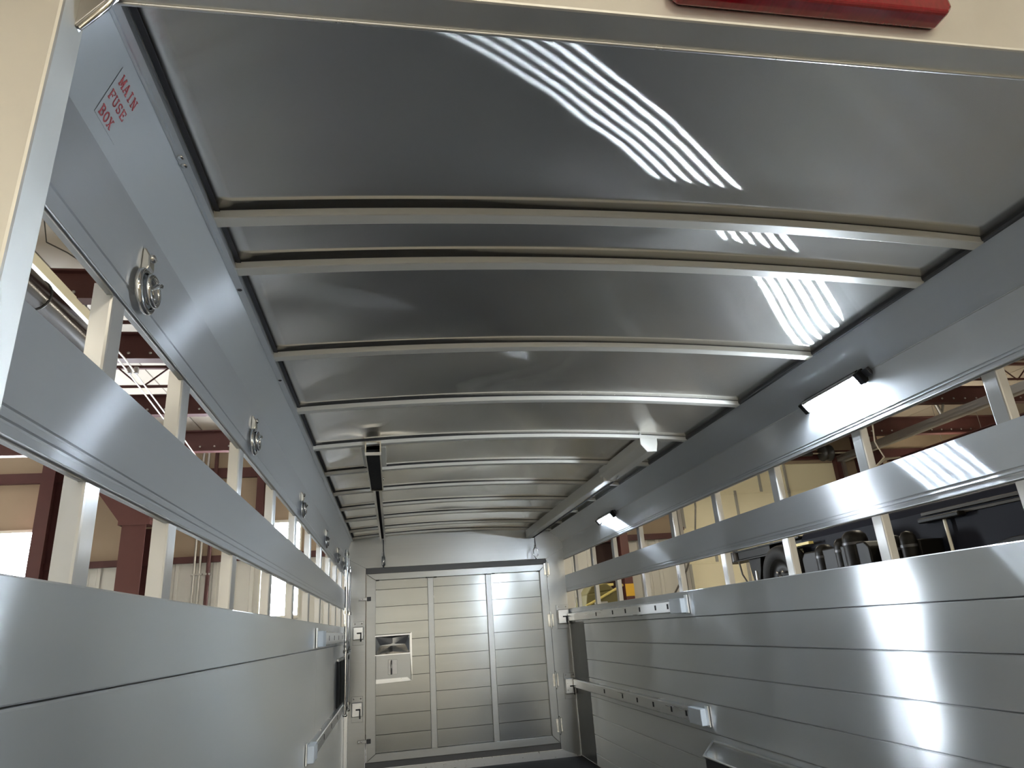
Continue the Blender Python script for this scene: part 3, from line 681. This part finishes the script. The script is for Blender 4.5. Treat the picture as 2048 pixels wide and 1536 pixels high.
# red steel: beams along x, columns, haunch, long beams
def ibeam_x(y, z0, z1, label):
    g = thing('roof_beam', label, 'beam', (2.5, y, z0), 'dark red roof beams')
    obj('web', B(XA, XB, y - .008, y + .008, z0 + .02, z1 - .02), 'red_steel', g)
    obj('flange', B(XA, XB, y - .07, y + .07, z0, z0 + .02), 'red_steel', g)
    obj('flange', B(XA, XB, y - .07, y + .07, z1 - .02, z1), 'red_steel', g)
    for x in [XA + .35 + .23 * k for k in range(103)]:
        if -4.5 < x < -1.5 or 8.5 < x < 12.5: obj('bolt', MB().lathe((x, y - .009, z0 + .09), (0, -1, 0), [(0, .018), (.01, .018), (.014, .01), (.014, 0)], 6), 'zinc', g)
for y, z0, z1, l in ((6.28, 3.15, 3.46, 'nearest dark red roof beam, over the first left post'), (7.72, 3.13, 3.46, 'second dark red roof beam from the camera'), (9.82, 3.14, 3.44, 'third dark red roof beam, also seen above the right wall'), (11.72, 3.10, 3.46, 'farthest dark red roof beam, close to the far wall')): ibeam_x(y, z0, z1, l)
for yb_, l in ((7.45, 'open web joist with zigzag bars in front of the second roof beam'), (9.55, 'open web joist with zigzag bars in front of the third roof beam')):
    g = thing('bar_joist', l, 'joist', (2.5, yb_, 3.4), 'open web joists under the ceiling')
    obj('lower_chord', B(XA, XB, yb_ - .02, yb_ + .02, 3.47, 3.50), 'red_steel', g)
    obj('upper_chord', B(XA, XB, yb_ - .03, yb_ + .03, ZC - .10, ZC - .06), 'red_steel', g)
    x = XA + .3; k = 0
    while x < XB - .5:
        if -5.5 < x < -1 or 7.5 < x < 13.5:
            obj('web_bar', MB().tube([(x, yb_, 3.47 if k % 2 else ZC - .08), (x + .34, yb_, ZC - .08 if k % 2 else 3.47)], .012, 6), 'red_steel', g)
        x += .34; k += 1
def column(x0, x1, y0, z1, label, mat='red_column', band=None, zb=None):
    zb = ZG if zb is None else zb
    g = thing('steel_column', label, 'column', ((x0 + x1) / 2, y0 + .15, ZG), 'red steel columns on the far wall')
    y1 = YW - .035
    obj('flange', B(x0, x1, y0, y0 + .02, zb, z1), mat, g)
    obj('web', B((x0 + x1) / 2 - .01, (x0 + x1) / 2 + .01, y0 + .02, y1 - .02, zb, z1), mat, g)
    obj('rear_flange', B(x0, x1, y1 - .02, y1, zb, z1), 'red_steel', g)
    obj('base_plate', B(x0 - .04, x1 + .04, y0 - .04, y1, zb, zb + .02), mat, g)
    if band: obj('yellow_band', B(x0 - .003, x1 + .003, y0 - .004, y0 - .0005, band[0], band[1]), 'yellow_band', g)
    return g
g = column(-4.50, -4.12, 12.45, 2.05, 'stout red steel column with a flared haunch left of the ribbed wall')
obj('haunch', MB().prism([(-4.56, 2.05), (-4.06, 2.05), (-4.06, 2.12), (-4.22, 2.45), (-4.75, 3.1), (-5.3, 3.1), (-4.56, 2.12)], 'y', 12.43, 12.75), 'red_column', g)
column(-5.93, -5.72, 12.6, 3.8, 'dark column just right of the wide window', 'red_steel')
column(-6.72, -6.50, 12.3, 3.8, 'dark column in front of the wide window', 'red_steel') if False else None
column(-2.44, -2.31, 12.85, ZC, 'thin dark red column above the left corner of the narrow window', 'red_steel', zb=2.16)
column(4.26, 4.42, 12.6, 3.8, 'red column with a yellow painted band beside the dark doorway', 'red_column', (.38, .60))
column(9.9, 10.2, 12.5, 3.8, 'dark red column right of the overhead door', 'red_steel')
g = thing('crane_beam', 'deep dark red beam running lengthwise on the right of the workshop', 'beam', (10.5, 9, 2.4))
obj('web', B(10.48, 10.50, 5, YW - .4, 2.3, 2.75), 'red_steel', g); obj('flange', B(10.38, 10.60, 5, YW - .4, 2.28, 2.30), 'red_steel', g); obj('flange', B(10.38, 10.60, 5, YW - .4, 2.75, 2.77), 'red_steel', g)
for k in range(5): obj('stiffener', B(10.40, 10.48, 6 + 1.4 * k, 6.03 + 1.4 * k, 2.3, 2.75), 'red_steel', g)
# left ceiling services
g = thing('silver_duct', 'round silver duct running lengthwise outside the left wall slot', 'duct', (-2.75, 7, 2.7))
obj('pipe', MB().tube([(-2.72, 3.0, 2.66), (-2.72, 6.15, 2.66)], .13, 20), 'duct_metal', g)
for y in (4.2, 5.2): obj('clamp', MB().ring((-2.72, y, 2.66), (0, 1, 0), .132, .008, 24, 6), 'dark_metal', g)
g = thing('cream_rail', 'cream painted rail running lengthwise above the silver duct', 'rail', (-2.98, 7, 3.12))
obj('rail_bar', B(-3.03, -2.88, 3.0, 6.75, 3.06, 3.16), 'yellow' if False else 'door_cream', g)
obj('hanger', B(-2.97, -2.93, 5.0, 5.05, 3.16, ZC), 'dark_metal', g); obj('hanger', B(-2.97, -2.93, 6.5, 6.55, 3.16, ZC), 'dark_metal', g)
for x, l in ((-2.80, 'right one of two thin white conduits under the left ceiling'), (-2.87, 'left one of two thin white conduits under the left ceiling')):
    g = thing('conduit', l, 'conduit', (x, 9, 3.05), 'conduits under the left ceiling')
    obj('pipe', MB().tube([(x, 6.4, 2.99), (x - .02, 7.3, 2.99), (x - .2, 9.6, 2.98), (x - .35, 11.4, 2.97)], .009, 8), 'wire_white', g)
    obj('strap', B(x - .06, x - .02, 7.7, 7.74, 2.975, 3.05), 'zinc', g)
g = thing('pull_chain', 'thin dark chain hanging against the left ceiling', 'chain', (-3.05, 5.6, 3.2))
obj('chain', MB().tube([(-2.74, 4.95, 3.80), (-2.86, 5.35, 3.60), (-2.93, 5.65, 3.40)], .005, 6), 'wire', g)
obj('hook', MB().tube([(-2.93, 5.65, 3.40), (-2.80, 5.75, 3.36), (-2.70, 5.8, 3.3)], .006, 6), 'wire', g)
# conduits on the far wall, left
for x, m_, l in ((-3.40, 'zinc', 'left grey conduit running up the far ribbed wall'), (-3.31, 'zinc', 'middle grey conduit running up the far ribbed wall'), (-3.17, 'red_steel', 'dark vertical pipe running up the far ribbed wall')):
    g = thing('wall_conduit', l, 'conduit', (x, YW - .12, ZG), 'conduits up the far wall')
    obj('pipe', MB().tube([(x, YW - .13, ZG), (x, YW - .13, 3.4)], .022 if m_ == 'zinc' else .035, 8), m_, g)
    for z in (0, 1.2, 2.4): obj('strap', B(x - .05, x + .05, YW - .16, YW - .105, z, z + .03), 'zinc', g)
# dark doorway and ladder, machine, cable
t = struct('door_3', 'dark open doorway in the far wall between white panels and red column', 'doorway')
obj('recess', B(3.88, 4.22, YW + .05, YW + .12, ZG, 1.41), 'dark_opening', t)
obj('head', B(3.84, 4.24, YW - .06, YW + .05, 1.41, 1.46), 'red_steel', t)
g = thing('step_ladder', 'wooden step ladder standing open in front of the dark doorway', 'ladder', (3.65, 11.6, ZG))
for sx_ in (-.20, .16):
    obj('rail', MB().tube([(3.55 + sx_ * .4, 11.7, .55), (3.55 + sx_ * 1.6, 11.3, ZG)], .030, 4), 'wood', g)
    obj('rail', MB().tube([(3.62 + sx_ * .4, 11.75, .55), (3.80 + sx_ * 1.6, 12.3, ZG)], .030, 4), 'wood', g)
obj('cap', B(3.42, 3.72, 11.62, 11.82, .54, .58), 'yellow', g)
for k in range(6):
    z = .25 - k * .3; w_ = .10 + (.55 - z) * .09
    obj('step', B(3.54 - w_ - .05, 3.54 + w_, 11.70 - (.55 - z) * .19 - .04, 11.70 - (.55 - z) * .19 + .06, z - .015, z + .015), 'wood', g)
g = thing('olive_machine', 'olive green machine with yellow guard rails by the far wall', 'machine', (3.0, 10.2, ZG))
obj('cabinet', MB().prism([(2.72, .18), (2.75, .36), (3.25, .40), (3.28, ZG), (2.72, ZG)], 'y', 9.9, 10.5), 'olive', g, .02)
obj('hood', MB().prism([(2.78, .36), (2.86, .47), (3.1, .50), (3.22, .40)], 'y', 10.0, 10.45), 'olive', g, .02)
obj('guard_rail', MB().tube([(2.72, 9.87, .20), (2.95, 9.87, .30), (3.30, 9.87, .46)], .018, 8), 'yellow', g)
obj('guard_rail', MB().tube([(2.72, 9.87, ZG), (2.72, 9.87, .20)], .018, 8), 'yellow', g)
obj('control_panel', B(2.85, 3.05, 9.88, 9.9, .05, .25), 'zinc', g, .01)
g = thing('hanging_cable', 'dark cable hanging in a curve in front of the overhead door', 'cable', (5.4, 11.5, 1.0))
obj('cable', MB().tube([(5.45, 11.55, ZC - .03), (5.45, 11.55, 2.6), (5.40, 11.55, 1.8), (5.27, 11.5, 1.2), (5.0, 11.45, .7), (4.72, 11.4, .35), (4.6, 11.4, .1)], .016, 8), 'wire', g)
g = thing('white_cord', 'pale loose cord dangling below the right ceiling', 'cord', (8.0, 9.6, 2.6))
obj('cord', MB().tube([(7.72, 9.5, ZC - .02), (7.72, 9.5, 3.4), (7.73, 9.5, 3.0), (7.74, 9.5, 2.7), (7.70, 9.5, 2.4), (7.8, 9.5, 2.15), (7.6, 9.5, 2.0)], .012, 6), 'wire_white', g)
g = thing('curved_hose', 'pale hose bending down beside the overhead door corner', 'hose', (9.8, 12.3, 2.6))
obj('hose', MB().tube([(10.4, 12.2, 2.75), (10.05, 12.25, 2.72), (9.80, 12.3, 2.55), (9.70, 12.3, 2.2), (9.70, 12.3, 1.6)], .02, 8), 'wire_white', g)
# ceiling lamps of the workshop
def lamp(x, y, label):
    g = thing('ceiling_lamp', label, 'lamp', (x, y, 2.3), 'workshop ceiling lamps')
    obj('batten', MB().prism([(x - .05, 2.34), (x - .04, 2.40), (x + .04, 2.40), (x + .05, 2.34)], 'y', y - .68, y + .68), 'white_paint', g)
    for dx in (-.075, .075): obj('tube', MB().tube([(x + dx, y - .62, 2.315), (x + dx, y + .62, 2.315)], .03, 10), 'lamp_glow', g)
    for dy in (-.64, .64): obj('socket', B(x - .11, x + .11, y + dy - .015, y + dy + .015, 2.28, 2.345), 'white_paint', g)
    for dy in (-.5, .5): obj('chain', MB().tube([(x, y + dy, 2.40), (x, y + dy, ZC - .04)], .006, 6), 'zinc', g)
k = 0
for x, nm in ((-3.6, 'left'), (1.0, 'middle'), (5.2, 'right')):
    for y, nn in ((-6.5, 'rear'), (-2.6, 'second'), (1.6, 'third'), (6.0, 'fourth'), (10.4, 'front')):
        if not (nm == 'left' and nn in ('fourth', 'front')): lamp(x, y, 'fluorescent workshop lamp, %s row, %s in the row' % (nm, nn))
for y, nn in ((3.2, 'first'), (7.4, 'middle'), (11.4, 'last')): lamp(11.2, y, 'added fluorescent fill lamp near the right wall, %s in its row' % nn)  # unseen row added to brighten the right side of the workshop ceiling

# ------------------------------------------------------------------ dark trailer parked alongside
g = thing('navy_trailer', 'dark navy gooseneck trailer parked to the right, seen through the lower slot', 'trailer', (5.0, 4.3, ZG))
obj('body', MB().prism([(4.0, -.95), (4.0, .60), (4.03, .66), (4.12, .70), (6.0, .70), (6.0, -.95)], 'y', .6, 6.30), 'navy', g, .01)
obj('trim_strip', B(3.975, 4.0, .6, 4.62, .575, .600), 'brown_trim', g, .003)
obj('trim_strip', B(3.985, 4.0, .6, 4.62, .540, .562), 'brown_trim', g, .003)
obj('door_bracket', B(3.93, 4.0, 4.22, 4.62, .52, .555), 'black_paint', g, .008)
obj('door_rod', MB().tube([(3.97, 4.40, .54), (3.97, 4.40, -.2)], .012, 8), 'white_paint', g)
obj('window_panel', MB().prism([(3.05, .26), (3.08, .31), (3.2, .33), (3.9, .33), (4.02, .31), (4.05, .26), (4.05, .16), (3.05, .16)], 'x', 3.985, 4.0), 'black_paint', g, .006)
obj('front_rail', B(3.90, 3.95, 6.02, 6.36, .545, .570), 'yellow', g)
obj('neck_beam', MB().prism([(3.98, .53), (4.22, .53), (4.22, .545), (4.11, .55), (4.11, .63), (4.22, .635), (4.22, .65), (3.98, .65), (3.98, .635), (4.09, .63), (4.09, .55), (3.98, .545)], 'y', 6.30, 8.02), 'black_paint', g)
obj('neck_side', B(4.0, 4.03, 6.9, 7.9, .55, .64), 'black_paint', g, .004)
obj('jack_housing', MB().prism([(7.15, .60), (7.45, .60), (7.42, .40), (7.36, .20), (7.30, .20), (7.20, .40)], 'x', 4.02, 4.18), 'black_paint', g, .006)
obj('jack_leg', MB().tube([(4.08, 7.32, .25), (4.08, 7.32, ZG + .05)], [.055, .045], 12), 'black_paint', g)
obj('jack_rod', MB().tube([(4.02, 7.30, .40), (4.02, 7.30, -.2)], .018, 8), 'zinc', g)
obj('jack_foot', MB().lathe((4.08, 7.32, ZG), (0, 0, 1), [(0, 0), (0, .12), (.03, .12), (.05, .05)], 14), 'black_paint', g)
obj('wire_loop', MB().tube([(3.96, 7.55, .52), (3.96, 7.52, .38), (3.96, 7.42, .27), (3.96, 7.20, .24), (3.96, 7.08, .25), (3.96, 7.06, .19), (3.96, 7.05, .34)], .010, 6), 'wire', g)
obj('coupler', MB().lathe((4.0, 7.68, .60), (0, 0, 1), [(-.06, .05), (.03, .05), (.05, .03), (.09, .03), (.09, 0)], 12), 'dark_metal', g)
obj('power_unit', MB().prism([(4.95, -.2), (4.95, .40), (5.0, .45), (5.85, .45), (5.9, .40), (5.9, -.2)], 'x', 3.72, 3.98), 'black_paint', g, .012)
for y, zt, r in ((5.62, .50, .085), (5.35, .52, .075), (5.18, .56, .10), (4.72, .46, .055), (4.58, .47, .06)):
    cn = obj('canister', MB().lathe((3.78, y, -.2), (0, 0, 1), [(0, r), (zt + .12, r), (zt + .16, r * .92), (zt + .19, r * .6), (zt + .2, 0)], 18), 'black_paint', g)
    obj('canister_band', MB().lathe((3.78, y, zt - .12), (0, 0, 1), [(0, r + .004), (.02, r + .004)], 18), 'dark_metal', cn)
obj('shelf', B(3.72, 4.0, 4.45, 4.95, .02, .06), 'brown_trim', g, .004)
obj('unit_block', B(3.80, 4.0, 4.5, 4.95, .06, .40), 'black_paint', g, .01)
obj('unit_tag', B(3.70, 3.80, 4.40, 4.62, .05, .085), 'white_paint', g, .003)
w = obj('spare_wheel', MB().lathe((3.78, 6.46, .24), (1, 0, 0), [(.02, .22), (0, .25), (.0, .30), (.02, .335), (.05, .345), (.055, .338), (.065, .345), (.10, .348), (.105, .34), (.115, .345), (.15, .345), (.18, .335), (.20, .30), (.20, .25), (.18, .22)], 36), 'rubber', g)
obj('rim', MB().lathe((3.80, 6.46, .24), (1, 0, 0), [(0, .225), (.0, .215), (.03, .20), (.04, .12), (.02, .09), (.02, 0)], 28), 'black_paint', w)
obj('hub', MB().lathe((3.80, 6.46, .24), (-1, 0, 0), [(-.03, .06), (.01, .055), (.025, .03), (.025, 0)], 16), 'chrome', w)
for i in range(6):
    a = i * math.pi / 3
    obj('wheel_nut', MB().lathe((3.815, 6.46 + .10 * math.cos(a), .24 + .10 * math.sin(a)), (-1, 0, 0), [(0, .012), (.02, .012), (.022, 0)], 6), 'chrome', w)
obj('carrier', B(3.96, 4.05, 6.30, 6.60, ZG + .3, .45), 'black_paint', w)
